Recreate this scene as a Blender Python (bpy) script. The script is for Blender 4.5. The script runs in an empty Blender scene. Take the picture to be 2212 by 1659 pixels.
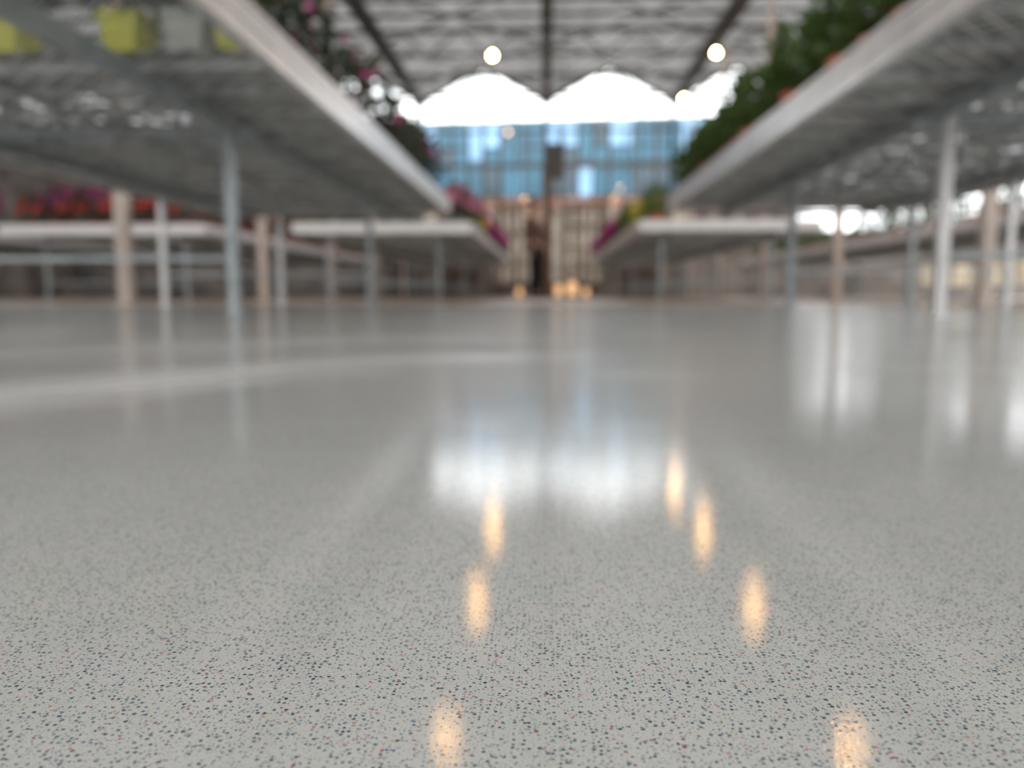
import bpy, bmesh, math, random
from mathutils import Vector, Matrix
random.seed(7)
scene = bpy.context.scene
COL = scene.collection
scene.view_settings.view_transform = 'Standard'

# ------------------------------------------------------------------ materials
def newmat(name):
    m = bpy.data.materials.new(name); m.use_nodes = True
    nt = m.node_tree
    return m, nt, nt.nodes["Principled BSDF"], nt.nodes["Material Output"]

def mat(name, col, rough=0.5, metal=0.0, var=0.15, scale=12.0, spec=0.5):
    m, nt, b, o = newmat(name)
    n = nt.nodes.new("ShaderNodeTexNoise"); n.inputs["Scale"].default_value = scale
    n.inputs["Detail"].default_value = 4
    tc = nt.nodes.new("ShaderNodeTexCoord"); nt.links.new(tc.outputs["Object"], n.inputs["Vector"])
    r = nt.nodes.new("ShaderNodeValToRGB")
    r.color_ramp.elements[0].position = 0.3; r.color_ramp.elements[1].position = 0.7
    r.color_ramp.elements[0].color = tuple(max(0, c*(1-var)) for c in col)+(1,)
    r.color_ramp.elements[1].color = tuple(min(1, c*(1+var)) for c in col)+(1,)
    nt.links.new(n.outputs["Fac"], r.inputs["Fac"]); nt.links.new(r.outputs["Color"], b.inputs["Base Color"])
    b.inputs["Roughness"].default_value = rough; b.inputs["Metallic"].default_value = metal
    b.inputs["Specular IOR Level"].default_value = spec
    return m

def math_node(nt, op, a, b=None, clamp=False):
    n = nt.nodes.new("ShaderNodeMath"); n.operation = op; n.use_clamp = clamp
    for i, v in enumerate((a, b)):
        if v is None: continue
        if isinstance(v, (int, float)): n.inputs[i].default_value = v
        else: nt.links.new(v, n.inputs[i])
    return n.outputs[0]

def mixcol(nt, fac, a, b, blend='MIX'):
    n = nt.nodes.new("ShaderNodeMix"); n.data_type = 'RGBA'; n.blend_type = blend
    for s, v in ((n.inputs[0], fac), (n.inputs[6], a), (n.inputs[7], b)):
        if isinstance(v, (int, float)): s.default_value = v
        elif isinstance(v, tuple): s.default_value = v
        else: nt.links.new(v, s)
    return n.outputs[2]

def floor_material():
    m, nt, b, o = newmat("speckled_resin")
    tc = nt.nodes.new("ShaderNodeTexCoord"); P = tc.outputs["Object"]
    def speck(scale, thr, keep, off):
        mp = nt.nodes.new("ShaderNodeMapping"); mp.inputs["Location"].default_value = (off, off*1.7, 0)
        nt.links.new(P, mp.inputs["Vector"])
        wn = nt.nodes.new("ShaderNodeTexNoise"); wn.inputs["Scale"].default_value = scale*1.6; nt.links.new(mp.outputs[0], wn.inputs["Vector"])
        v = nt.nodes.new("ShaderNodeTexVoronoi"); v.voronoi_dimensions = '2D'; v.inputs["Scale"].default_value = scale
        nt.links.new(mp.outputs[0], v.inputs["Vector"])
        sep = nt.nodes.new("ShaderNodeSeparateColor"); nt.links.new(v.outputs["Color"], sep.inputs[0])
        size = math_node(nt, 'MULTIPLY_ADD', sep.outputs[1], thr*0.9)
        size.node.inputs[2].default_value = thr*0.35
        dist = math_node(nt, 'ADD', v.outputs["Distance"], math_node(nt, 'MULTIPLY', math_node(nt, 'SUBTRACT', wn.outputs["Fac"], 0.5), 0.22))
        d = math_node(nt, 'LESS_THAN', dist, size)
        k = math_node(nt, 'LESS_THAN', sep.outputs[0], keep)
        return math_node(nt, 'MULTIPLY', d, k), sep.outputs[2]
    n1 = nt.nodes.new("ShaderNodeTexNoise"); n1.inputs["Scale"].default_value = 40; nt.links.new(P, n1.inputs["Vector"])
    n2 = nt.nodes.new("ShaderNodeTexNoise"); n2.inputs["Scale"].default_value = 900; n2.inputs["Detail"].default_value = 4; nt.links.new(P, n2.inputs["Vector"])
    n3 = nt.nodes.new("ShaderNodeTexNoise"); n3.inputs["Scale"].default_value = 2.5; n3.inputs["Detail"].default_value = 5; nt.links.new(P, n3.inputs["Vector"])
    c = mixcol(nt, n1.outputs["Fac"], (0.66, 0.715, 0.62, 1), (0.83, 0.765, 0.745, 1))
    c = mixcol(nt, math_node(nt, 'MULTIPLY', n2.outputs["Fac"], 0.75), c, (0.58, 0.59, 0.565, 1))
    c = mixcol(nt, math_node(nt, 'MULTIPLY', n3.outputs["Fac"], 0.25), c, (0.60, 0.605, 0.61, 1))
    s, r = speck(1500, 0.28, 0.6, 3.1); c = mixcol(nt, math_node(nt, 'MULTIPLY', s, 0.42), c, (0.24, 0.29, 0.33, 1))
    s, r = speck(1050, 0.26, 0.45, 5.3); c = mixcol(nt, math_node(nt, 'MULTIPLY', s, 0.65), c, (0.13, 0.18, 0.24, 1))
    s, r = speck(720, 0.245, 0.58, 0.0)
    dk = mixcol(nt, r, (0.010, 0.026, 0.055, 1), (0.16, 0.22, 0.28, 1))
    c = mixcol(nt, math_node(nt, 'MULTIPLY', s, 0.9), c, dk)
    s, r = speck(560, 0.17, 0.2, 7.7); c = mixcol(nt, math_node(nt, 'MULTIPLY', s, 0.7), c, (0.58, 0.10, 0.12, 1))
    s, r = speck(480, 0.14, 0.08, 11.3); c = mixcol(nt, math_node(nt, 'MULTIPLY', s, 0.7), c, (0.08, 0.22, 0.5, 1))
    sx = nt.nodes.new("ShaderNodeSeparateXYZ"); nt.links.new(P, sx.inputs[0])
    wob = nt.nodes.new("ShaderNodeTexNoise"); wob.inputs["Scale"].default_value = 3.5; wob.inputs["Detail"].default_value = 4; nt.links.new(P, wob.inputs["Vector"])
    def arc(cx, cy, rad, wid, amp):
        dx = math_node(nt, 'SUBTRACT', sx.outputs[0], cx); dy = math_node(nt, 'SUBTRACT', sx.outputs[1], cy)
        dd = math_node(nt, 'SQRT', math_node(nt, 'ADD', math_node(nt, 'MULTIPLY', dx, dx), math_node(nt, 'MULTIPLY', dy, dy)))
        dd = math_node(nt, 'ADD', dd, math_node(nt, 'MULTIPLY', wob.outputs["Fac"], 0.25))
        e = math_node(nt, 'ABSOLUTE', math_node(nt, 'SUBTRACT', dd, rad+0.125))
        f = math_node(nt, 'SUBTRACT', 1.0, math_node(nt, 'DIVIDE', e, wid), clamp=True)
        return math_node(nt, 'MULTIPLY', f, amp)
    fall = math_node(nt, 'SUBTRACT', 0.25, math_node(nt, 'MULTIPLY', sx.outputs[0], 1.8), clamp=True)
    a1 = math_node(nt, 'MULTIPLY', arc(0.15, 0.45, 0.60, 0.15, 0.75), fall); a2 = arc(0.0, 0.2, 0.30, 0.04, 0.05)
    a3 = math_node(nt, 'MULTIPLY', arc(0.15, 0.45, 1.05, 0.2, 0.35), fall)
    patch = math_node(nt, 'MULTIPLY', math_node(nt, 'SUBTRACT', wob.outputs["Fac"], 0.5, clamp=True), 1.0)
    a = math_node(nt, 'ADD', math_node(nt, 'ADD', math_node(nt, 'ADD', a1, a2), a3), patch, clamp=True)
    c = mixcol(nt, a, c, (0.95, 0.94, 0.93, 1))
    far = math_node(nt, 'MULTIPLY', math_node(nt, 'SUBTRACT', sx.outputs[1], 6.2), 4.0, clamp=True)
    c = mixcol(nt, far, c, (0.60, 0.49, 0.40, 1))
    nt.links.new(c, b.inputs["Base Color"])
    rr = math_node(nt, 'MULTIPLY_ADD', n3.outputs["Fac"], 0.04); rr.node.inputs[2].default_value = 0.015
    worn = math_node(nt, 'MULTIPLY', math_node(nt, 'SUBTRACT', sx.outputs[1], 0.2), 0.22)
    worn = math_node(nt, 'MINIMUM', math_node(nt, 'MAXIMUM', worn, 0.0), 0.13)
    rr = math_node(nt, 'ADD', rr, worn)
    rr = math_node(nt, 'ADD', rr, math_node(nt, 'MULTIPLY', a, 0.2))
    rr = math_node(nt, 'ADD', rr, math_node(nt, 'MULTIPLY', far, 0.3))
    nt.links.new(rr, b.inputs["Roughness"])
    bp = nt.nodes.new("ShaderNodeBump"); bp.inputs["Strength"].default_value = 1.0; bp.inputs["Distance"].default_value = 0.000026
    nb = nt.nodes.new("ShaderNodeTexNoise"); nb.inputs["Scale"].default_value = 650; nb.inputs["Detail"].default_value = 4; nb.inputs["Roughness"].default_value = 0.65
    nt.links.new(P, nb.inputs["Vector"]); nt.links.new(nb.outputs["Fac"], bp.inputs["Height"]); nt.links.new(bp.outputs[0], b.inputs["Normal"])
    b.inputs["IOR"].default_value = 1.35
    return m

def roof_material():
    m, nt, b, o = newmat("shaded_roof_glass")
    tc = nt.nodes.new("ShaderNodeTexCoord"); sx = nt.nodes.new("ShaderNodeSeparateXYZ"); nt.links.new(tc.outputs["Object"], sx.inputs[0])
    fy = math_node(nt, 'FRACT', math_node(nt, 'DIVIDE', sx.outputs[1], 0.75))
    bar = math_node(nt, 'LESS_THAN', fy, 0.05)
    n = nt.nodes.new("ShaderNodeTexNoise"); n.inputs["Scale"].default_value = 2.0; n.inputs["Detail"].default_value = 5
    nt.links.new(tc.outputs["Object"], n.inputs["Vector"])
    rp = nt.nodes.new("ShaderNodeValToRGB"); rp.color_ramp.elements[0].position = 0.36; rp.color_ramp.elements[1].position = 0.68
    rp.color_ramp.elements[0].color = (0.054, 0.049, 0.044, 1); rp.color_ramp.elements[1].color = (0.095, 0.090, 0.084, 1)
    nt.links.new(n.outputs["Fac"], rp.inputs[0])
    tl = nt.nodes.new("ShaderNodeBsdfTranslucent"); nt.links.new(rp.outputs[0], tl.inputs[0])
    tr = nt.nodes.new("ShaderNodeBsdfTransparent"); tr.inputs[0].default_value = (0.75, 0.85, 0.95, 1)
    mx = nt.nodes.new("ShaderNodeMixShader"); mx.inputs[0].default_value = 0.02
    nt.links.new(tl.outputs[0], mx.inputs[1]); nt.links.new(tr.outputs[0], mx.inputs[2])
    df = nt.nodes.new("ShaderNodeBsdfDiffuse"); df.inputs[0].default_value = (0.26, 0.25, 0.24, 1)
    mx2 = nt.nodes.new("ShaderNodeMixShader"); nt.links.new(bar, mx2.inputs[0])
    nt.links.new(mx.outputs[0], mx2.inputs[1]); nt.links.new(df.outputs[0], mx2.inputs[2])
    nt.links.new(mx2.outputs[0], o.inputs[0])
    return m

def glass_material(name="clear_glazing", tint=(0.95, 0.97, 0.98, 1), frost=0.0):
    m, nt, b, o = newmat(name)
    tr = nt.nodes.new("ShaderNodeBsdfTransparent"); tr.inputs[0].default_value = tint
    gl = nt.nodes.new("ShaderNodeBsdfGlossy"); gl.inputs["Roughness"].default_value = 0.05
    n = nt.nodes.new("ShaderNodeTexNoise"); n.inputs["Scale"].default_value = 1.2
    f = math_node(nt, 'MULTIPLY', n.outputs["Fac"], 0.12)
    mx = nt.nodes.new("ShaderNodeMixShader"); nt.links.new(f, mx.inputs[0])
    nt.links.new(tr.outputs[0], mx.inputs[1]); nt.links.new(gl.outputs[0], mx.inputs[2])
    out = mx.outputs[0]
    if frost:
        tl = nt.nodes.new("ShaderNodeBsdfTranslucent"); tl.inputs[0].default_value = (0.7, 0.69, 0.68, 1)
        m2 = nt.nodes.new("ShaderNodeMixShader"); m2.inputs[0].default_value = frost
        nt.links.new(out, m2.inputs[1]); nt.links.new(tl.outputs[0], m2.inputs[2]); out = m2.outputs[0]
    nt.links.new(out, o.inputs[0])
    return m

def lattice(nt, sx, freq, width):
    a = math_node(nt, 'FRACT', math_node(nt, 'MULTIPLY', math_node(nt, 'ADD', sx.outputs[0], sx.outputs[1]), freq))
    c = math_node(nt, 'FRACT', math_node(nt, 'MULTIPLY', math_node(nt, 'SUBTRACT', sx.outputs[0], sx.outputs[1]), freq))
    return math_node(nt, 'LESS_THAN', math_node(nt, 'MINIMUM', a, c), width)

def mesh_material():
    m, nt, b, o = newmat("expanded_metal_mesh")
    tc = nt.nodes.new("ShaderNodeTexCoord"); sx = nt.nodes.new("ShaderNodeSeparateXYZ"); nt.links.new(tc.outputs["Object"], sx.inputs[0])
    s = lattice(nt, sx, 38, 0.24)
    b.inputs["Base Color"].default_value = (0.45, 0.46, 0.46, 1); b.inputs["Metallic"].default_value = 0.6; b.inputs["Roughness"].default_value = 0.4
    nt.links.new(s, b.inputs["Alpha"])
    return m

def tray_material():
    m, nt, b, o = newmat("galvanised_lattice_tray")
    tc = nt.nodes.new("ShaderNodeTexCoord"); sx = nt.nodes.new("ShaderNodeSeparateXYZ"); nt.links.new(tc.outputs["Object"], sx.inputs[0])
    mp = nt.nodes.new("ShaderNodeMapping"); mp.inputs["Scale"].default_value = (5.0, 2.5, 3); nt.links.new(tc.outputs["Object"], mp.inputs[0])
    n = nt.nodes.new("ShaderNodeTexNoise"); n.inputs["Scale"].default_value = 2.4; n.inputs["Detail"].default_value = 7; n.inputs["Roughness"].default_value = 0.7; nt.links.new(mp.outputs[0], n.inputs["Vector"])
    v = nt.nodes.new("ShaderNodeTexVoronoi"); v.inputs["Scale"].default_value = 26; nt.links.new(tc.outputs["Object"], v.inputs["Vector"])
    sep = nt.nodes.new("ShaderNodeSeparateColor"); nt.links.new(v.outputs["Color"], sep.inputs[0])
    lat = lattice(nt, sx, 11, 0.14)
    r = nt.nodes.new("ShaderNodeValToRGB"); r.color_ramp.elements[0].position = 0.36; r.color_ramp.elements[1].position = 0.66
    r.color_ramp.elements[0].color = (0.08, 0.078, 0.074, 1); r.color_ramp.elements[1].color = (0.42, 0.41, 0.39, 1)  # pale noise patches paint reflected light onto the tray underside
    nt.links.new(n.outputs["Fac"], r.inputs[0])
    c = mixcol(nt, lat, r.outputs[0], (0.85, 0.85, 0.84, 1))
    nt.links.new(c, b.inputs["Base Color"]); b.inputs["Roughness"].default_value = 0.4; b.inputs["Metallic"].default_value = 0.3
    hole = math_node(nt, 'MULTIPLY', math_node(nt, 'GREATER_THAN', sep.outputs[0], 0.84), math_node(nt, 'SUBTRACT', 1.0, lat))
    hole = math_node(nt, 'MULTIPLY', hole, math_node(nt, 'GREATER_THAN', n.outputs["Fac"], 0.44))
    nt.links.new(math_node(nt, 'SUBTRACT', 1.0, math_node(nt, 'MULTIPLY', hole, 0.25)), b.inputs["Alpha"])
    return m

def emis(name, col, st):
    m, nt, b, o = newmat(name)
    b.inputs["Base Color"].default_value = col+(1,)
    b.inputs["Emission Color"].default_value = col+(1,); b.inputs["Emission Strength"].default_value = st
    return m

def leafmat(name, col):
    return mat(name, col, 0.42, 0, 0.5, 9)

M = dict(
 floor=floor_material(), roof=roof_material(), glass=glass_material(), frost=glass_material("frosted_glazing", (0.8,0.8,0.8,1), 0.5),
 mesh=mesh_material(), tray=tray_material(),
 rib=mat("galvanised_rib", (0.60,0.61,0.61), 0.4, 0.4, 0.3, 8),
 alu=mat("brushed_aluminium", (0.70,0.69,0.69), 0.33, 0.35, 0.12, 6),
 white=mat("white_enamel", (0.93,0.93,0.93), 0.4, 0, 0.05, 6),
 galv=mat("galvanised_steel", (0.38,0.42,0.435), 0.42, 0.4, 0.2, 14),
 darksteel=mat("dark_steel", (0.11,0.105,0.10), 0.5, 0.4, 0.2, 8),
 beige=mat("beige_painted_steel", (0.66,0.55,0.48), 0.45, 0, 0.08, 5),
 wallbeige=mat("beige_panel", (0.26,0.20,0.145), 0.7, 0, 0.4, 3),
 dkwall=mat("dim_brown_panel", (0.20,0.175,0.16), 0.7, 0, 0.7, 1.5),
 frame=mat("window_frame_paint", (0.20,0.185,0.175), 0.5, 0, 0.1, 5),
 terra=mat("terracotta", (0.66,0.19,0.10), 0.7, 0, 0.15, 20),
 redpot=mat("red_plastic", (0.50,0.035,0.03), 0.5, 0, 0.1, 20),
 yel=mat("yellow_plastic", (0.50,0.50,0.04), 0.5, 0, 0.08, 20),
 greypot=mat("grey_plastic", (0.36,0.38,0.33), 0.5, 0, 0.08, 20),
 whitepot=mat("white_plastic", (0.8,0.8,0.8), 0.4, 0, 0.05, 20),
 lf_dark=leafmat("dark_leaf", (0.045,0.065,0.035)), lf_green=leafmat("green_leaf", (0.10,0.17,0.04)),
 lf_lime=leafmat("lime_leaf", (0.34,0.39,0.06)),
 f_pink=mat("pink_petal", (0.66,0.06,0.28), 0.6), f_mag=mat("magenta_petal", (0.52,0.02,0.25), 0.6), f_yel=mat("yellow_petal", (0.85,0.65,0.10), 0.6),
 f_red=mat("red_petal", (0.60,0.04,0.03), 0.6), f_pur=mat("purple_petal", (0.36,0.02,0.18), 0.6), f_rose=mat("dusty_rose_petal", (0.60,0.19,0.31), 0.6),
 brown=mat("brown_timber", (0.17,0.10,0.065), 0.6, 0, 0.3, 7),
 skin=mat("skin", (0.45,0.27,0.2), 0.6), hair=mat("brown_hair", (0.06,0.03,0.02), 0.6), shirt=mat("dark_brown_cloth", (0.12,0.07,0.05), 0.9), pants=mat("black_cloth", (0.012,0.013,0.02), 0.9), shoe=mat("black_leather", (0.015,0.015,0.015), 0.5),
 bulb=emis("warm_bulb_glass", (1.0,0.54,0.19), 150.0), dimbulb=emis("dim_bulb_glass", (1.0,0.66,0.42), 5.0), warmglow=emis("amber_glow", (1.0,0.6,0.32), 1.0),
 bluepanel=mat("blue_curtain_panel", (0.02,0.095,0.15), 0.35, 0, 0.5, 0.9), bluewin=mat("pale_blue_window", (0.18,0.34,0.52), 0.2, 0, 0.35, 0.6),
 dkwin=mat("dark_blue_window", (0.02,0.045,0.065), 0.2, 0, 0.4, 0.8), conc=mat("facade_render", (0.13,0.10,0.072), 0.8, 0, 0.5, 1.2),
 redband=mat("red_brick_band", (0.25,0.115,0.08), 0.8, 0, 0.2, 4), cream=mat("cream_garden_wall", (0.46,0.37,0.25), 0.8, 0, 0.6, 0.8),
 ground=mat("outdoor_paving", (0.25,0.22,0.19), 0.8, 0, 0.2, 1),
)

# ------------------------------------------------------------------ geometry helpers
def finish(bm, name, mats, parent=None, smooth=False, loc=None):
    me = bpy.data.meshes.new(name)
    if len(bm.faces) < 3000: bmesh.ops.recalc_face_normals(bm, faces=bm.faces)
    bm.to_mesh(me); bm.free()
    for m in (mats if isinstance(mats, (list, tuple)) else [mats]): me.materials.append(m)
    ob = bpy.data.objects.new(name, me); COL.objects.link(ob)
    if parent: ob.parent = parent
    if loc: ob.location = loc
    return ob

def tag(ob, label, cat, group=None, kind=None):
    ob["label"] = label; ob["category"] = cat
    if group: ob["group"] = group
    if kind: ob["kind"] = kind
    return ob

def empty(name, loc=(0,0,0)):
    e = bpy.data.objects.new(name, None); e.location = loc; e.empty_display_size = 0.1
    COL.objects.link(e); return e

def box(bm, x0, x1, y0, y1, z0, z1, mi=0):
    vs = [bm.verts.new(p) for p in ((x0,y0,z0),(x1,y0,z0),(x1,y1,z0),(x0,y1,z0),(x0,y0,z1),(x1,y0,z1),(x1,y1,z1),(x0,y1,z1))]
    for f in ((0,3,2,1),(4,5,6,7),(0,1,5,4),(1,2,6,5),(2,3,7,6),(3,0,4,7)):
        fc = bm.faces.new([vs[i] for i in f]); fc.material_index = mi

def beam(bm, a, b, w, h=None, mi=0):
    h = h or w
    a = Vector(a); b = Vector(b); d = (b-a).normalized()
    up = Vector((0,0,1)) if abs(d.z) < 0.95 else Vector((0,1,0))
    s = d.cross(up).normalized(); u = s.cross(d).normalized()
    vs = []
    for p in (a, b):
        for i, j in ((-1,-1),(1,-1),(1,1),(-1,1)):
            vs.append(bm.verts.new(p + s*(w/2*i) + u*(h/2*j)))
    for f in ((0,1,2,3),(7,6,5,4),(0,4,5,1),(1,5,6,2),(2,6,7,3),(3,7,4,0)):
        fc = bm.faces.new([vs[i] for i in f]); fc.material_index = mi

def lathe(bm, prof, seg=20, mi=0, c=(0,0)):
    rings = []
    for r, z in prof:
        rings.append([bm.verts.new((c[0]+r*math.cos(2*math.pi*i/seg), c[1]+r*math.sin(2*math.pi*i/seg), z)) for i in range(seg)])
    for a, b in zip(rings, rings[1:]):
        for i in range(seg):
            f = bm.faces.new((a[i], a[(i+1)%seg], b[(i+1)%seg], b[i])); f.material_index = mi; f.smooth = True
    for r in (rings[0], rings[-1]):
        f = bm.faces.new(r); f.material_index = mi

def bevel(ob, w=0.004, seg=2):
    m = ob.modifiers.new("bevel", 'BEVEL'); m.width = w; m.segments = seg; m.limit_method = 'ANGLE'

# ------------------------------------------------------------------ shell
X0, X1, Y0, Y1 = -12.8, 12.8, -5.0, 21.0
GZ, RZ, BAY = 5.0, 5.85, 3.2
bm = bmesh.new(); box(bm, X0-0.1, X1+0.1, Y0-0.1, Y1+0.1, -0.12, 0.0)
fl = finish(bm, "floor", M['floor']); tag(fl, "glossy pale grey resin floor with fine dark speckles", "floor", kind="structure")
bm = bmesh.new(); box(bm, -70, 70, -40, 90, -0.3, -0.13)
g = finish(bm, "floor_outdoor", M['ground']); tag(g, "paved ground around the greenhouse", "ground", kind="structure")

bm = bmesh.new()
nb = int(round((X1-X0)/BAY))
for i in range(nb):
    a = X0+i*BAY; c = a+BAY/2; b = a+BAY
    for p, q in (((a,GZ),(c,RZ)), ((c,RZ),(b,GZ))):
        vs = [bm.verts.new(v) for v in ((p[0],Y0,p[1]+.03),(q[0],Y0,q[1]+.03),(q[0],Y1,q[1]+.03),(p[0],Y1,p[1]+.03))]
        bm.faces.new(vs)
ce = finish(bm, "ceiling", M['roof']); tag(ce, "pitched shaded greenhouse roof glazing over rows of bays", "ceiling", kind="structure")

ZL = {0:4.4, 1:4.4, 2:4.4, 3:0.35, 4:0.35, 5:1.8, 6:1.65, 7:0.2}  # solid panel heights raised to block bright glazing and its floor reflection
bm = bmesh.new()
for i in range(nb):
    a = X0+i*BAY; box(bm, a, a+BAY, Y1, Y1+0.1, 0, ZL[i])
box(bm, -3.2, -1.35, Y1, Y1+0.09, 0.35, 1.5); box(bm, 1.6, 3.2, Y1, Y1+0.09, 0.35, 1.5)  # extra panels added to darken the view beneath the benches
bmesh.ops.remove_doubles(bm, verts=bm.verts, dist=0.0001)
o = finish(bm, "wall_far", [M['dkwall']]); tag(o, "brown panel base of the glazed end wall", "wall", kind="structure")
wn = 1
for i in range(nb):
    a = X0+i*BAY; c = a+BAY/2; b = a+BAY; zl = ZL[i]
    bm = bmesh.new()
    vs = [bm.verts.new(v) for v in ((a,Y1+.05,zl),(b,Y1+.05,zl),(b,Y1+.05,GZ),(c,Y1+.05,RZ),(a,Y1+.05,GZ))]
    f = bm.faces.new(vs); f.material_index = 1
    for k in range(9):
        x = a + BAY*k/8; zt = GZ + (RZ-GZ)*(1-abs(x-c)/(BAY/2))
        w = 0.07 if k in (0,8) else 0.04
        if k % 2: zt = 4.25
        if zt > zl: beam(bm, (x, Y1+.05, zl), (x, Y1+.05, zt), w, w)
    for z in ([zl+.03, 2.45, 3.35] if zl < 2 else [zl+.03]):
        beam(bm, (a, Y1+.05, z), (b, Y1+.05, z), 0.06, 0.06)
    zz = 4.25 if zl < 4 else 4.45
    beam(bm, (a, Y1+.05, zz), (b, Y1+.05, zz), 0.05, 0.06)
    beam(bm, (a, Y1+.05, GZ), (c, Y1+.05, RZ), 0.09, 0.12); beam(bm, (c, Y1+.05, RZ), (b, Y1+.05, GZ), 0.09, 0.12)
    # king-post gable bracing
    for s in (-1, 1): beam(bm, (c+s*0.8, Y1+.05, 4.98), (c, Y1+.05, RZ-0.02), 0.04, 0.04)
    beam(bm, (a, Y1+.05, 4.98), (b, Y1+.05, 4.98), 0.05, 0.05)
    o = finish(bm, "window_%d" % wn, [M['frame'], M['glass']]); wn += 1
    tag(o, "gabled end glazing bay with thin painted glazing bars", "window", kind="structure")
bm = bmesh.new(); box(bm, X1, X1+0.1, Y0, Y1, 0, 0.12)
o = finish(bm, "wall_right", M['wallbeige']); tag(o, "low base panel of the glazed side wall", "wall", kind="structure")
ys = [Y0 + (Y1-Y0)*k/9 for k in range(10)]
for k in range(9):
    bm = bmesh.new()
    vs = [bm.verts.new(v) for v in ((X1+.05,ys[k],0.12),(X1+.05,ys[k+1],0.12),(X1+.05,ys[k+1],GZ),(X1+.05,ys[k],GZ))]
    f = bm.faces.new(vs); f.material_index = 1
    for j in range(4):
        y = ys[k]+(ys[k+1]-ys[k])*j/3
        beam(bm, (X1+.05, y, 0.12), (X1+.05, y, GZ), 0.06, 0.06)
    for z in (0.15, 1.2, 2.6, GZ-0.03): beam(bm, (X1+.05, ys[k], z), (X1+.05, ys[k+1], z), 0.06, 0.06)
    o = finish(bm, "window_%d" % wn, [M['frame'], M['glass']]); wn += 1
    tag(o, "tall side wall glazing with grey frame", "window", kind="structure")
bm = bmesh.new(); box(bm, X0-0.1, X0, Y0, Y1, 0, 4.3)  # solid height shaped to cut the glazing reflected in the floor
o = finish(bm, "wall_left", M['dkwall']); tag(o, "dim brown side wall", "wall", kind="structure")
bm = bmesh.new()
vs = [bm.verts.new(v) for v in ((X0-.05,Y0,4.3),(X0-.05,Y1,4.3),(X0-.05,Y1,GZ),(X0-.05,Y0,GZ))]; f = bm.faces.new(vs); f.material_index = 1
for k in range(27): beam(bm, (X0-.05, Y0+k*(Y1-Y0)/26, 4.3), (X0-.05, Y0+k*(Y1-Y0)/26, GZ), 0.05)
o = finish(bm, "window_%d" % wn, [M['frame'], M['glass']]); wn += 1
tag(o, "upper side wall glazing band above brown panel", "window", kind="structure")
bm = bmesh.new(); box(bm, X0, X1, Y0-0.1, Y0, 0, GZ)
o = finish(bm, "wall_back", M['frost']); tag(o, "frosted end wall of the greenhouse", "wall", kind="structure")

for i in range(1, nb):
    x = X0+i*BAY; bm = bmesh.new()
    box(bm, x-0.09, x+0.09, Y0, Y1, GZ-0.13, GZ-0.115); box(bm, x-0.10, x-0.085, Y0, Y1, GZ-0.13, GZ+0.02); box(bm, x+0.085, x+0.10, Y0, Y1, GZ-0.13, GZ+0.02)
    beam(bm, (x, Y0, GZ-0.30), (x, Y1, GZ-0.30), 0.05)
    for k in range(26):
        beam(bm, (x, Y0+k, GZ-0.30), (x, Y0+k+0.5, GZ-0.13), 0.02); beam(bm, (x, Y0+k+0.5, GZ-0.13), (x, Y0+k+1, GZ-0.30), 0.02)
    o = finish(bm, "gutter_beam", M['darksteel']); tag(o, "dark steel roof gutter beam between greenhouse bays", "beam", "roof gutter beams")
for y in (0, 3, 6, 9, 12, 15, 18):
    bm = bmesh.new()
    beam(bm, (X0, y, 4.82), (X1, y, 4.82), 0.07); beam(bm, (X0, y, 4.40), (X1, y, 4.40), 0.05)
    n = 48
    for k in range(n):
        x = X0+(X1-X0)*k/n; x2 = X0+(X1-X0)*(k+1)/n
        z1, z2 = (4.40, 4.82) if k % 2 == 0 else (4.82, 4.40)
        beam(bm, (x, y, z1), (x2, y, z2), 0.03)
    o = finish(bm, "lattice_truss", M['darksteel']); tag(o, "grey steel lattice roof truss spanning the greenhouse", "truss", "lattice roof trusses")
for y in (13.5, 14.25, 16.5):
    bm = bmesh.new(); beam(bm, (X0, y, 4.84), (X1, y, 4.84), 0.05, 0.05)
    o = finish(bm, "screen_drive_pipe", M['darksteel']); tag(o, "thin steel pipe carried under the roof gutters", "pipe", "screen drive pipes")
for x in (-6.4, -3.2, 0.0, 3.2):
    for y, s in ((12, 0), (12, 1), (15, 1), (15, 0)):
        bm = bmesh.new(); xa, xb = (x+.12, x+3.08) if s == 0 else (x+3.08, x+.12)
        z = 4.60 if s == 0 else 4.56
        beam(bm, (xa, y, z), (xb, y+3, z), 0.03)
        o = finish(bm, "wind_brace", M['darksteel']); tag(o, "thin diagonal steel wind brace between roof trusses", "brace", "diagonal wind braces")
for x in (-9.6, -6.4, -3.2, 3.2, 6.4, 9.6):
    for y in ((6, 9, 12, 15, 18) if abs(x) < 4 else (6, 12, 18)):
        bm = bmesh.new()
        w = 0.045 if y < 10 else 0.03
        box(bm, x-w, x+w, y-w, y+w, 0.012, 4.37); box(bm, x-0.09, x+0.09, y-0.09, y+0.09, 0.0, 0.012)
        box(bm, x-0.09, x+0.09, y-0.06, y+0.06, 4.35, 4.37)
        o = finish(bm, "steel_column", M['beige']); tag(o, "beige painted square steel greenhouse column on a base plate", "column", "greenhouse columns")

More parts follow.
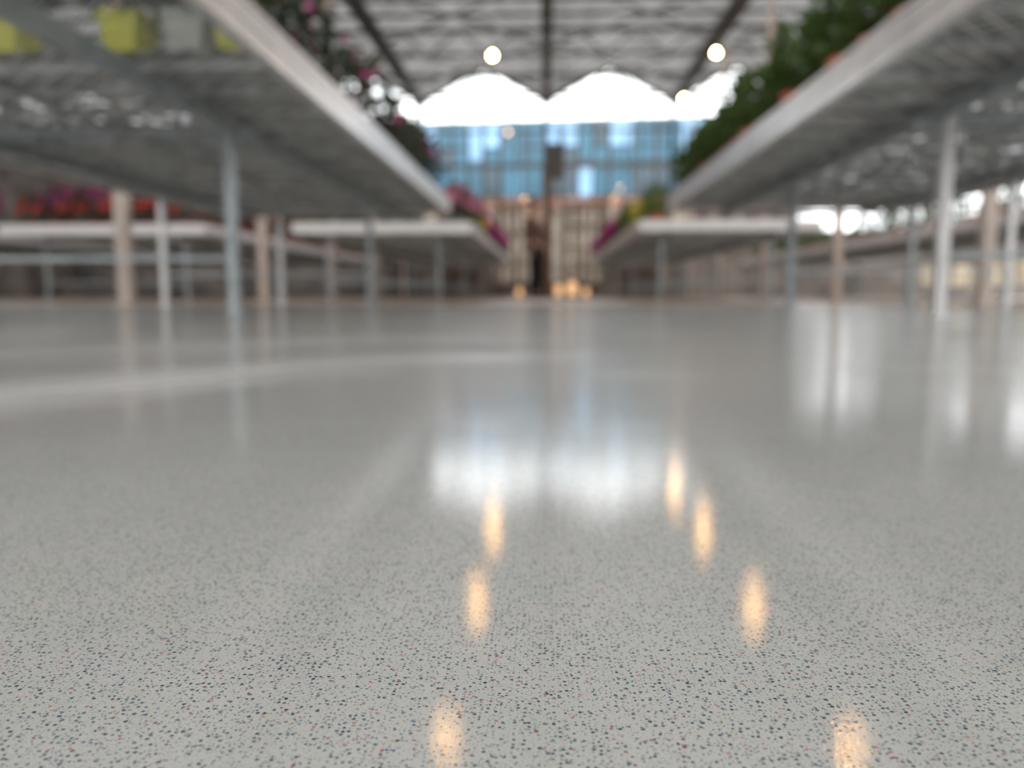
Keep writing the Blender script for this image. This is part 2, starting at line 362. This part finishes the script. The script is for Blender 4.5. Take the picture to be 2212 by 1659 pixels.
# ------------------------------------------------------------------ benches
ZB, ZT = 0.750, 0.860
def bench(x0, x1, y0, y1, legs, label, meshto=None, endmat='white', lw=0.015):
    e = empty("display_bench", ((x0+x1)/2, y0, 0)); ox, oy = e.location.x, e.location.y
    tag(e, label, "bench", "greenhouse display benches")
    def part(bm, name, mt):
        bmesh.ops.translate(bm, verts=bm.verts, vec=(-ox, -oy, 0)); return finish(bm, name, mt, e)
    t = 0.012
    for xa, s in ((x0, 1), (x1, -1)):
        bm = bmesh.new()
        lo, hi = sorted((xa, xa+s*t)); box(bm, lo, hi, y0, y1, ZB, ZT)
        lo, hi = sorted((xa-s*0.006, xa+s*0.030)); box(bm, lo, hi, y0, y1, ZT-0.014, ZT+0.002); box(bm, lo, hi, y0, y1, ZB-0.004, ZB+0.012)
        lo, hi = sorted((xa-s*0.005, xa)); box(bm, lo, hi, y0, y1, ZB+0.05, ZB+0.064)
        part(bm, "side_rail", M['alu'])
    for ya, s in ((y0, 1), (y1, -1)):
        bm = bmesh.new()
        lo, hi = sorted((ya, ya+s*t)); box(bm, x0+.013, x1-.013, lo, hi, ZB, ZT)
        lo, hi = sorted((ya-s*0.006, ya+s*0.035)); box(bm, x0+.013, x1-.013, lo, hi, ZT-0.012, ZT+0.002)
        part(bm, "end_rail", M[endmat])
    ty0 = y0
    if meshto:
        bm = bmesh.new()
        vs = [bm.verts.new(v) for v in ((x0+.02,y0+.02,0.772),(x1-.02,y0+.02,0.772),(x1-.02,meshto,0.772),(x0+.02,meshto,0.772))]; bm.faces.new(vs)
        part(bm, "mesh_deck", M['mesh']); ty0 = meshto
    bm = bmesh.new()
    vs = [bm.verts.new(v) for v in ((x0+.013,ty0+.013,0.772),(x1-.013,ty0+.013,0.772),(x1-.013,y1-.013,0.772),(x0+.013,y1-.013,0.772))]; bm.faces.new(vs)
    part(bm, "lattice_tray", M['tray'])
    bm = bmesh.new()
    k = ty0+0.12
    while k < y1-0.1:
        box(bm, x0+.04, x1-.04, k, k+0.018, 0.750, 0.771); k += 0.30
    nx = 4
    for j in range(1, nx):
        x = x0+(x1-x0)*j/nx; box(bm, x-0.01, x+0.01, ty0+.05, y1-.05, 0.752, 0.771)
    bmesh.ops.remove_doubles(bm, verts=bm.verts, dist=1e-5)
    part(bm, "rib_frame", M['rib'])
    for bx in (x0+0.42, x1-0.42):
        bm = bmesh.new(); box(bm, bx-0.018, bx+0.018, y0+0.15, y1-0.15, 0.70, 0.752)
        part(bm, "support_beam", M['galv'])
    ly = sorted(set(l[1] for l in legs))
    for yy in ly:
        bm = bmesh.new()
        beam(bm, (x0+0.34, yy+.03, 0.70), (x1-0.34, yy+.03, 0.70), 0.022, 0.022)
        part(bm, "cross_beam", M['galv'])
        xs = [l[0] for l in legs if l[1] == yy]
        if len(xs) > 1:
            bm = bmesh.new(); beam(bm, (min(xs), yy+.02, 0.22), (max(xs), yy+.02, 0.22), 0.018)
            part(bm, "stretcher_bar", M['galv'])
    for l in legs:
        x, y = l[0], l[1]
        bm = bmesh.new(); w = lw
        box(bm, x-w, x+w, y-w, y+w, 0.008, 0.752); box(bm, x-w*1.7, x+w*1.7, y-w*1.7, y+w*1.7, 0.0, 0.008)
        part(bm, "leg", M[l[2]] if len(l) > 2 else M['galv'])
    return e

bench(-2.8, -0.8, 0.7, 6.75, [(-1.22,0.9),(-2.4,0.9),(-1.22,3.1),(-2.7,3.1),(-2.68,5.55,'alu'),(-1.22,5.55),(-2.1,6.3,'alu')], "aluminium flower bench with grey lattice tray and open mesh end", 2.3, lw=0.019)
bench(0.98, 2.9, 0.7, 6.6, [(1.42,0.9),(2.5,0.9),(1.44,3.0,'alu'),(2.8,3.0),(1.5,5.0),(2.8,5.0,'alu'),(2.8,6.3)], "aluminium bench carrying lush green potted plants", 1.9, lw=0.019)
def rowlegs(x0, x1, y0, y1, st=2.9, inn=0.3):
    L = []; y = y0+0.4
    while y < y1-0.1:
        L += [(x0+inn, y), (x1-inn-0.12, y)]; y += st
    return L
bench(-2.8, -0.8, 8.8, 18.4, rowlegs(-2.8,-0.8,8.8,18.4), "aluminium bench with white end rail and pink flowers")
bench(0.98, 2.9, 8.6, 18.4, rowlegs(0.98,2.9,8.6,18.4), "aluminium bench with white end rail and mixed bedding plants")
bench(-6.2, -3.8, 8.9, 18.4, rowlegs(-6.2,-3.8,8.9,18.4), "aluminium bench with white end rail holding red geraniums")
bench(4.4, 6.2, 6.2, 18.4, rowlegs(4.4,6.2,6.2,18.4), "long aluminium bench with small green potted plants")
bench(-9.4, -6.8, 9.3, 18.4, rowlegs(-9.4,-6.8,9.3,18.4), "aluminium bench with purple and magenta flowers")
bench(7.2, 9.3, 8.0, 18.4, rowlegs(7.2,9.3,8.0,18.4), "long aluminium bench near the glazed side wall")

# ------------------------------------------------------------------ plants
def leaves(bm, n, cx, cz, rx, rz, size, seed, mi=0):
    rnd = random.Random(seed)
    for _ in range(n):
        u = rnd.uniform(-1,1); t = rnd.uniform(0, 2*math.pi); r = rnd.uniform(0.35,1)**0.6
        s = math.sqrt(1-u*u)
        p = Vector((rx*r*s*math.cos(t), rx*r*s*math.sin(t), cz+rz*r*u))
        out = Vector((s*math.cos(t), s*math.sin(t), u*0.6+0.3)).normalized()
        d = (out + Vector((rnd.uniform(-.7,.7), rnd.uniform(-.7,.7), rnd.uniform(-.7,.5)))).normalized()
        side = d.cross(Vector((rnd.uniform(-1,1), rnd.uniform(-1,1), 1))).normalized()
        up = side.cross(d)
        L = size*rnd.uniform(0.7,1.3); W = L*0.33
        a = bm.verts.new(p); c = bm.verts.new(p+d*L-up*L*0.12)
        m1 = bm.verts.new(p+d*L*0.45+side*W+up*W*0.3); m2 = bm.verts.new(p+d*L*0.45-side*W+up*W*0.3); mc = bm.verts.new(p+d*L*0.5)
        for f in ((a,m1,mc),(a,mc,m2),(m1,c,mc),(mc,c,m2)):
            fc = bm.faces.new(f); fc.material_index = mi
def flowers(bm, n, cz, rx, rz, size, seed, mi=0, zmin=-0.3):
    rnd = random.Random(seed)
    for _ in range(n):
        u = rnd.uniform(zmin,1); t = rnd.uniform(0,2*math.pi); s = math.sqrt(1-u*u)
        nrm = Vector((s*math.cos(t), s*math.sin(t), u)).normalized()
        p = Vector((rx*s*math.cos(t), rx*s*math.sin(t), cz+rz*u))+nrm*0.015
        a = nrm.cross(Vector((0.3,0.2,1))).normalized(); b = nrm.cross(a)
        R = size*rnd.uniform(0.8,1.2)
        c = bm.verts.new(p)
        ring = []
        for k in range(10):
            rr = R if k % 2 == 0 else R*0.62
            an = 2*math.pi*k/10
            ring.append(bm.verts.new(p+(a*math.cos(an)+b*math.sin(an))*rr+nrm*0.3*rr))
        for k in range(10):
            f = bm.faces.new((c, ring[k], ring[(k+1)%10])); f.material_index = mi
def pot_mesh(name, m, r=0.065, h=0.12):
    bm = bmesh.new()
    lathe(bm, [(r*0.72,0),(r*0.95,h*0.8),(r*1.08,h*0.8),(r*1.1,h),(r*0.98,h),(r*0.94,h*0.86)], 20, 0)
    me = bpy.data.meshes.new(name); bm.to_mesh(me); bm.free(); me.materials.append(m); return me
def square_pot_mesh(name, m, r=0.065, h=0.14):
    bm = bmesh.new()
    prof = [(r*0.78,0),(r,h*0.84),(r*1.08,h*0.84),(r*1.1,h),(r*0.98,h),(r*0.95,h*0.88)]
    rings = [[bm.verts.new((sx*q, sy*q, z)) for sx, sy in ((-1,-1),(1,-1),(1,1),(-1,1))] for q, z in prof]
    for a, b in zip(rings, rings[1:]):
        for i in range(4): bm.faces.new((a[i], a[(i+1)%4], b[(i+1)%4], b[i]))
    bm.faces.new(rings[0]); bm.faces.new(rings[-1])
    me = bpy.data.meshes.new(name); bm.to_mesh(me); bm.free(); me.materials.append(m); return me
def fol_mesh(name, m, **k):
    bm = bmesh.new(); leaves(bm, **k)
    for i in range(5):
        a = i*1.3; beam(bm, (0,0,0.09), (0.05*math.cos(a), 0.05*math.sin(a), k['cz']), 0.006)
    me = bpy.data.meshes.new(name); bm.to_mesh(me); bm.free(); me.materials.append(m); return me
def flo_mesh(name, m, **k):
    bm = bmesh.new(); flowers(bm, **k)
    me = bpy.data.meshes.new(name); bm.to_mesh(me); bm.free(); me.materials.append(m); return me

POT = {k: pot_mesh("pot_"+k, M[m]) for k, m in (('red','redpot'),('white','whitepot'),('grey','greypot'))}
POT['terra'] = pot_mesh("pot_terra", M['terra'], 0.072, 0.145)
POT['yel'] = square_pot_mesh("pot_yellow", M['yel'])
POT['sqgrey'] = square_pot_mesh("pot_square_grey", M['greypot'])
FOL = {
 'dark': [fol_mesh("foliage_dark%d"%i, M['lf_dark'], n=170, cx=0, cz=0.26, rx=0.145, rz=0.15, size=0.05, seed=i) for i in range(3)],
 'green': [fol_mesh("foliage_green%d"%i, M['lf_green'], n=400, cx=0, cz=0.275, rx=0.13, rz=0.15, size=0.045, seed=10+i) for i in range(3)],
 'lime': [fol_mesh("foliage_lime%d"%i, M['lf_lime'], n=170, cx=0, cz=0.22, rx=0.12, rz=0.11, size=0.06, seed=20+i) for i in range(2)],
 'small': [fol_mesh("foliage_small%d"%i, M['lf_green'], n=90, cx=0, cz=0.17, rx=0.09, rz=0.07, size=0.05, seed=30+i) for i in range(2)],
}
NF = {'pink':9,'mag':110,'rose':60,'yel':50,'red':30,'pur':60}
FLO = {k: [flo_mesh("flowers_%s%d"%(k,i), M['f_'+k], n=NF[k], cz=0.26, rx=0.15, rz=0.14, size=0.024 if k=='pink' else 0.03, seed=40+i) for i in range(2)] for k in NF}
NAMES = {'pink':'pink','mag':'magenta','yel':'yellow','red':'red','pur':'purple','rose':'rose'}
PN = {'terra':'terracotta','red':'red','white':'white','grey':'grey','yel':'yellow','sqgrey':'grey square'}
def plant(x, y, pot, fol, flo=None, s=1.0, z=0.778, group="potted plants on the benches"):
    e = empty("potted_flower" if flo else "potted_plant", (x, y, z-.004))
    e.rotation_euler = (0,0,random.uniform(-0.15,0.15) if pot in ('yel','sqgrey') else random.uniform(0,6.28)); e.scale = (s,)*3
    lab = "%s pot with %s leaves%s" % (PN[pot], {'dark':'dark green','green':'bright green','lime':'lime green','small':'small green'}[fol], (" and %s flowers" % NAMES[flo]) if flo else ", on a bench")
    tag(e, lab, "flower" if flo else "plant", group)
    def ch(name, me):
        o = bpy.data.objects.new(name, me); COL.objects.link(o); o.parent = e; return o
    ch("pot", POT[pot]); ch("foliage", random.choice(FOL[fol]))
    if flo: ch("blossom", random.choice(FLO[flo]))
    return e

for x, p in ((-2.30,'yel'),(-1.92,'yel'),(-1.60,'yel'),(-1.24,'yel'),(-1.055,'sqgrey'),(-0.905,'yel')):
    plant(x, 2.42, p, 'dark', 'pink' if random.random()<0.5 else None, 0.9, group="yellow pots along the near bench")
y = 2.75
while y < 6.6:
    plant(-0.95+random.uniform(-.02,.02), y, 'grey', 'dark', random.choice(['pink','pink',None]), random.uniform(0.95,1.18))
    if random.random() < 0.8: plant(-1.35+random.uniform(-.02,.02), y+0.15, 'grey', 'dark', random.choice(['pink',None]), random.uniform(0.9,1.1))
    y += 0.33
y = 1.0
while y < 6.5:
    plant(1.10+random.uniform(-.02,.02), y, 'white' if abs(y-2.2)<0.12 else 'terra', 'green', None, random.uniform(0.95,1.1))
    plant(1.44+random.uniform(-.03,.03), y+0.13, 'terra', 'green', None, random.uniform(0.95,1.12))
    y += 0.255
for i in range(4):
    plant(1.85+0.3*i, 2.05, 'white', 'green', None, 0.85)
def farrow(x, y0, y1, seq, st=0.34, s=(0.95,1.15)):
    y = y0
    while y < y1:
        fr = (y-y0)/(y1-y0)
        pot, fol, flo = seq(fr)
        plant(x+random.uniform(-.03,.03), y, pot, fol, flo, random.uniform(*s)); y += st
def Lseq(f):
    if f < 0.04: return ('grey','dark','rose')
    if f < 0.20: return ('grey','green','rose')
    if f < 0.32: return ('grey','lime','yel')
    if f < 0.9: return ('grey','dark','mag')
    return ('grey','green',None)
def Rseq(f):
    if f < 0.03: return ('terra','green',None)
    if f < 0.20: return ('terra','lime','yel' if random.random()<.4 else None)
    if f < 0.40: return ('terra','green',None)
    return ('terra','dark','mag')
farrow(-1.01, 9.05, 18.2, Lseq, 0.42, (1.15,1.4)); farrow(1.21, 8.85, 18.2, Rseq, 0.42, (1.1,1.35))
farrow(-4.02, 10.0, 18.2, lambda f: random.choice([('red','dark','red'),('red','green','red'),('red','dark','red')]), 0.48, (1.2,1.4))
farrow(4.62, 6.5, 18.2, lambda f: ('white' if random.random()<.3 else 'terra','green' if random.random()<.7 else 'small',None), 0.36)
farrow(7.4, 8.3, 18.2, lambda f: ('white','green' if random.random()<.75 else 'small',None), 0.48, (1.0,1.35))
x = -5.95
while x < -3.9:
    plant(x, 9.15, 'red', 'dark', 'red' if random.random()<.8 else None, random.uniform(1.0,1.1))
    plant(x+0.02, 9.62, 'red', 'dark', 'pur' if x < -5.3 else random.choice(['red','red',None]), 1.5 if x < -5.3 else random.uniform(1.25,1.4)); x += 0.46
x = -9.2
while x < -6.9:
    plant(x, 9.65, 'red', 'dark', random.choice(['pur','pur','mag']), random.uniform(1.5,1.7)); x += 0.56
for i in range(5): plant(-2.6+0.26*i, 9.0, 'grey', 'small', None, 0.8)
for i in range(5): plant(1.68+0.25*i, 8.75, 'white', 'dark', 'pur', 0.6)

# ------------------------------------------------------------------ pendant bulbs
def roofz(x):
    t = (x-X0) % BAY; return GZ + (RZ-GZ)*(1-abs(t-BAY/2)/(BAY/2))
bulbs = [(-0.80,y,0) for y in (6.2,9.15,12.2)] + [(-0.83,17.8,1)] + [(2.47,y,0) for y in (6.15,9.15,12.2,14.95)] + [(-3.88,9.2,0),(5.7,12.2,0)]
def bulbmesh(nm, m):
    bm = bmesh.new(); q = 0.6
    lathe(bm, [(0.012*q,0.085*q),(0.025*q,0.07*q),(0.055*q,0.035*q),(0.07*q,0.0),(0.064*q,-0.03*q),(0.038*q,-0.058*q),(0.008*q,-0.068*q)], 20); me = bpy.data.meshes.new(nm); bm.to_mesh(me); bm.free(); me.materials.append(m); return me
mb = [bulbmesh("bulb", M['bulb']), bulbmesh("bulb_dim", M['dimbulb'])]
bm = bmesh.new()
lathe(bm, [(0.016,0.05),(0.019,0.056),(0.019,0.10),(0.008,0.115)], 16); ms = bpy.data.meshes.new("socket"); bm.to_mesh(ms); bm.free(); ms.materials.append(M['darksteel'])
for x, y, dim in bulbs:
    e = empty("pendant_bulb", (x, y, 3.58)); tag(e, "dimly glowing round bulb on a black cord" if dim else "glowing warm round bulb hanging on a black cord", "lamp", "warm pendant bulbs")
    for nme, me in (("bulb", mb[dim]), ("socket", ms)):
        o = bpy.data.objects.new(nme, me); COL.objects.link(o); o.parent = e
    bm = bmesh.new(); beam(bm, (0,0,0.11), (0,0,roofz(x)-3.58+0.02), 0.008); finish(bm, "cord", M['darksteel'], e)

# ------------------------------------------------------------------ things near the end wall
e = empty("unit_heater", (0.20, 16.5, 2.75)); tag(e, "dark unit heater hanging on rods under the roof", "heater")
bm = bmesh.new(); box(bm, -0.17, 0.17, -0.2, 0.2, -0.33, 0.33); o = finish(bm, "casing", M['darksteel'], e); bevel(o, 0.02)
bm = bmesh.new()
for k in range(8): beam(bm, (-0.15,-0.212,-0.28+k*0.08), (0.15,-0.212,-0.28+k*0.08), 0.02, 0.03)
finish(bm, "louvre", M['darksteel'], e)
for sx in (-0.14, 0.14):
    bm = bmesh.new(); beam(bm, (sx,0,0.33), (sx,0,roofz(0.20+sx)-2.75+0.02), 0.016)
    finish(bm, "hanging_rod", M['darksteel'], e)

bm = bmesh.new(); box(bm, -0.06, 0.16, 19.2, 19.45, 0.02, 3.0); box(bm, -0.10, 0.20, 19.16, 19.49, 0, 0.15); box(bm, -0.10, 0.20, 19.16, 19.49, 2.9, 3.05)
o = finish(bm, "timber_pillar", M['brown']); tag(o, "brown timber pillar with base and cap by the end wall", "pillar"); bevel(o, 0.01)

def rack(x, y, w, h, label, nsh=4):
    e = empty("storage_rack", (x, y, 0)); tag(e, label, "shelf", "beige racks by the end wall")
    for sx in (-w/2+.03, w/2-.03):
        for sy in (-0.25, 0.25):
            bm = bmesh.new(); box(bm, sx-.03, sx+.03, sy-.03, sy+.03, 0, h); finish(bm, "upright", M['wallbeige'], e)
    for k in range(nsh):
        z = 0.15+k*(h-0.3)/(nsh-1)
        bm = bmesh.new(); box(bm, -w/2, w/2, -0.28, 0.28, z-.02, z+.02); finish(bm, "shelf_board", M['wallbeige'], e)
    for k in range(5):
        sx = -w/2+w*(k+.5)/5
        bm = bmesh.new(); box(bm, sx-.03, sx+.03, 0.255, 0.28, 0.1, h-.05); finish(bm, "back_slat", M['brown'], e)
rack(-0.75, 20.4, 1.0, 2.5, "tall beige slatted rack standing against end glazing")
rack(0.95, 20.4, 1.1, 2.5, "tall beige slatted rack beside the timber pillar", 5)
rack(-2.1, 20.4, 1.2, 2.1, "lower beige rack with slatted back and shelves")
rack(2.4, 20.4, 1.2, 2.1, "lower beige rack with slatted back and shelves")
for lx, ly, sc in ((0.62, 18.9, 1.0), (0.30, 18.7, 0.8), (-0.62, 19.0, 0.6), (0.95, 19.0, 0.6)):  # glowing globes added to stand in for warm-lit spots by the end wall
    e = empty("warm_glow_standin", (lx, ly, 0)); e.scale = (sc,)*3; tag(e, "added amber glow in a brown frame, standing in for warm light", "lamp", "added warm glows")
    bm = bmesh.new(); box(bm, -0.16, 0.16, -0.16, 0.16, 0, 0.05); box(bm, -0.16, 0.16, -0.16, 0.16, 0.40, 0.44)
    for a in (-.15,.15):
        for b in (-.15,.15): box(bm, a-.012, a+.012, b-.012, b+.012, 0.05, 0.40)
    finish(bm, "glow_frame", M['brown'], e)
    bm = bmesh.new(); lathe(bm, [(0.06,0.05),(0.10,0.12),(0.11,0.28),(0.07,0.38)], 16); finish(bm, "glow_globe", M['warmglow'], e)

# person ------------------------------------------------------------
def skinobj(name, pts, edges, mt, parent, root=0, sub=2):
    me = bpy.data.meshes.new(name); me.from_pydata([p[:3] for p in pts], edges, []); me.materials.append(mt)
    o = bpy.data.objects.new(name, me); COL.objects.link(o); o.parent = parent
    sk = o.modifiers.new("skin", 'SKIN'); sk.use_smooth_shade = True
    for i, v in enumerate(me.skin_vertices[0].data):
        r = pts[i][3]; v.radius = (r, pts[i][4] if len(pts[i]) > 4 else r); v.use_root = (i == root)
    ss = o.modifiers.new("sub", 'SUBSURF'); ss.levels = sub; ss.render_levels = sub
    return o
pe = empty("person", (-0.17, 14.0, 0)); pe.rotation_euler = (0,0,math.radians(55)); tag(pe, "standing person in dark brown top and black trousers in the aisle", "person")
pts = [(0,0,0.92,.14,.10),(0,0,1.10,.12,.09),(0,0,1.32,.15,.10),(0,0,1.44,.07,.06),(0,0,1.52,.05,.05),(0,-.01,1.62,.085,.10),(0,0,1.70,.06,.075),
       (-.18,0,1.38,.055),(-.24,0,1.12,.042),(-.25,-.05,.88,.032),(-.25,-.06,.81,.034,.016),
       (.18,0,1.38,.055),(.24,0,1.12,.042),(.25,-.05,.88,.032),(.25,-.06,.81,.034,.016),
       (-.09,0,.85,.085),(-.10,-.02,.48,.058),(-.11,.02,.09,.038),(-.115,-.10,.04,.035,.03),
       (.09,0,.85,.085),(.10,-.02,.48,.058),(.11,.02,.09,.038),(.115,-.10,.04,.035,.03)]
ed = [(0,1),(1,2),(2,3),(3,4),(4,5),(5,6),(2,7),(7,8),(8,9),(9,10),(2,11),(11,12),(12,13),(13,14),(0,15),(15,16),(16,17),(17,18),(0,19),(19,20),(20,21),(21,22)]
for s, wi in ((-1,10),(1,14)):
    for k in range(4):
        oy = -.06-.03+.02*k
        L = (.075,.085,.08,.065)[k]
        pts += [(s*.25, oy, .775,.010),(s*.252, oy-.005, .775-L*.5,.009),(s*.245, oy-.006, .775-L,.007)]
        b = len(pts)-3; ed += [(wi,b),(b,b+1),(b+1,b+2)]
    pts += [(s*.245,-.105,.80,.011),(s*.24,-.125,.765,.009)]; b = len(pts)-2; ed += [(wi,b),(b,b+1)]
skinobj("body", pts, ed, M['skin'], pe)
skinobj("shirt", [(0,0,.90,.155,.115),(0,0,1.10,.135,.105),(0,0,1.32,.165,.115),(0,0,1.44,.085,.075),(-.185,0,1.38,.068),(-.24,0,1.12,.054),(-.25,-.045,.92,.042),(.185,0,1.38,.068),(.24,0,1.12,.054),(.25,-.045,.92,.042)],
        [(0,1),(1,2),(2,3),(2,4),(4,5),(5,6),(2,7),(7,8),(8,9)], M['shirt'], pe)
skinobj("trousers", [(0,0,.94,.15,.115),(-.09,0,.84,.10),(-.10,-.02,.48,.074),(-.11,.02,.08,.056),(.09,0,.84,.10),(.10,-.02,.48,.074),(.11,.02,.08,.056)],
        [(0,1),(1,2),(2,3),(0,4),(4,5),(5,6)], M['pants'], pe)
for s in (-1,1):
    skinobj("shoe", [(s*.11,.05,.045,.042,.04),(s*.115,-.06,.04,.045,.036),(s*.118,-.15,.034,.035,.028)], [(0,1),(1,2)], M['shoe'], pe)
skinobj("hair", [(0,.03,1.60,.085,.08),(0,.02,1.69,.088,.09),(0,.0,1.74,.06,.07)], [(0,1),(1,2)], M['hair'], pe)
for sx in (-.033,.033):
    bm = bmesh.new(); bmesh.ops.create_uvsphere(bm, u_segments=8, v_segments=6, radius=0.012, matrix=Matrix.Translation((sx,-.105,1.63)))
    finish(bm, "eye", M['hair'], pe)
bm = bmesh.new(); bmesh.ops.create_cone(bm, cap_ends=True, segments=8, radius1=0.018, radius2=0.006, depth=0.05, matrix=Matrix.Translation((0,-.115,1.60)))
finish(bm, "nose", M['skin'], pe)

# ------------------------------------------------------------------ outside
be = empty("office_building", (0.5, 32.0, -0.13)); be.rotation_euler = (0,0,math.radians(-4)); tag(be, "blue glass-fronted building with beige frame beyond the glazing", "building")
bm = bmesh.new(); box(bm, -9, 9, 0, 8, 0, 7.0); finish(bm, "building_body", M['conc'], be)
bm = bmesh.new(); box(bm, -9, 9, -0.15, 0, 3.6, 3.95); finish(bm, "brick_band", M['redband'], be)
rr = random.Random(5); x = -8.8; k = 0
while x < 8.6:
    w = rr.choice([0.5,0.65,0.8])
    kind = ['bluepanel','bluewin','bluewin','bluepanel','dkwin','bluewin','bluepanel','bluepanel','bluewin','bluewin','bluepanel'][k % 11]; k += 1
    bm = bmesh.new(); box(bm, x, x+w, -0.12, 0, 5.95 if rr.random() < .4 else 5.45, 6.9); finish(bm, "upper_window", M[kind], be)
    bm = bmesh.new(); box(bm, x, x+w, -0.11, 0, 5.3, 5.88); finish(bm, "middle_panel", M[rr.choice(['bluepanel','bluepanel','dkwin'])], be)
    bm = bmesh.new(); box(bm, x, x+w, -0.12, 0, 4.05, 5.2); finish(bm, "lower_window", M[rr.choice(['dkwin','bluepanel','bluewin','bluepanel','dkwin'])], be)
    x += w+0.1
bm = bmesh.new(); box(bm, 18.0, 18.3, -10, 40, -0.13, 2.1); box(bm, 17.95, 18.35, -10, 40, 2.1, 2.18)
o = finish(bm, "garden_wall", M['cream']); tag(o, "cream rendered garden wall with coping outside the glazing", "wall")
bm = bmesh.new(); box(bm, 9.8, 17.9, 40, 40.3, -0.13, 1.3); box(bm, 9.8, 17.9, 39.95, 40.35, 1.3, 1.38)
o = finish(bm, "garden_wall", M['cream']); tag(o, "cream rendered garden wall closing the yard", "wall")

# ------------------------------------------------------------------ light, world, camera
w = bpy.data.worlds.new("World"); scene.world = w; w.use_nodes = True
nt = w.node_tree; bg = nt.nodes["Background"]
tc = nt.nodes.new("ShaderNodeTexCoord"); sx = nt.nodes.new("ShaderNodeSeparateXYZ"); nt.links.new(tc.outputs["Generated"], sx.inputs[0])
rp = nt.nodes.new("ShaderNodeValToRGB"); nt.links.new(sx.outputs[2], rp.inputs[0])
rp.color_ramp.elements[0].position = 0.0; rp.color_ramp.elements[0].color = (0.985,0.985,0.985,1)
rp.color_ramp.elements[1].position = 0.6; rp.color_ramp.elements[1].color = (0.955,0.975,0.99,1)
nt.links.new(rp.outputs[0], bg.inputs[0]); bg.inputs[1].default_value = 5.0

cam = bpy.data.cameras.new("camera"); co = bpy.data.objects.new("camera", cam); COL.objects.link(co)
co.location = (0,0,0.08); co.rotation_euler = (math.radians(90-6.42), 0, math.radians(2.4))
cam.lens = 28; cam.sensor_width = 36; cam.clip_start = 0.01; cam.clip_end = 200
cam.dof.use_dof = True; cam.dof.focus_distance = 0.166; cam.dof.aperture_fstop = 9.8
scene.camera = co
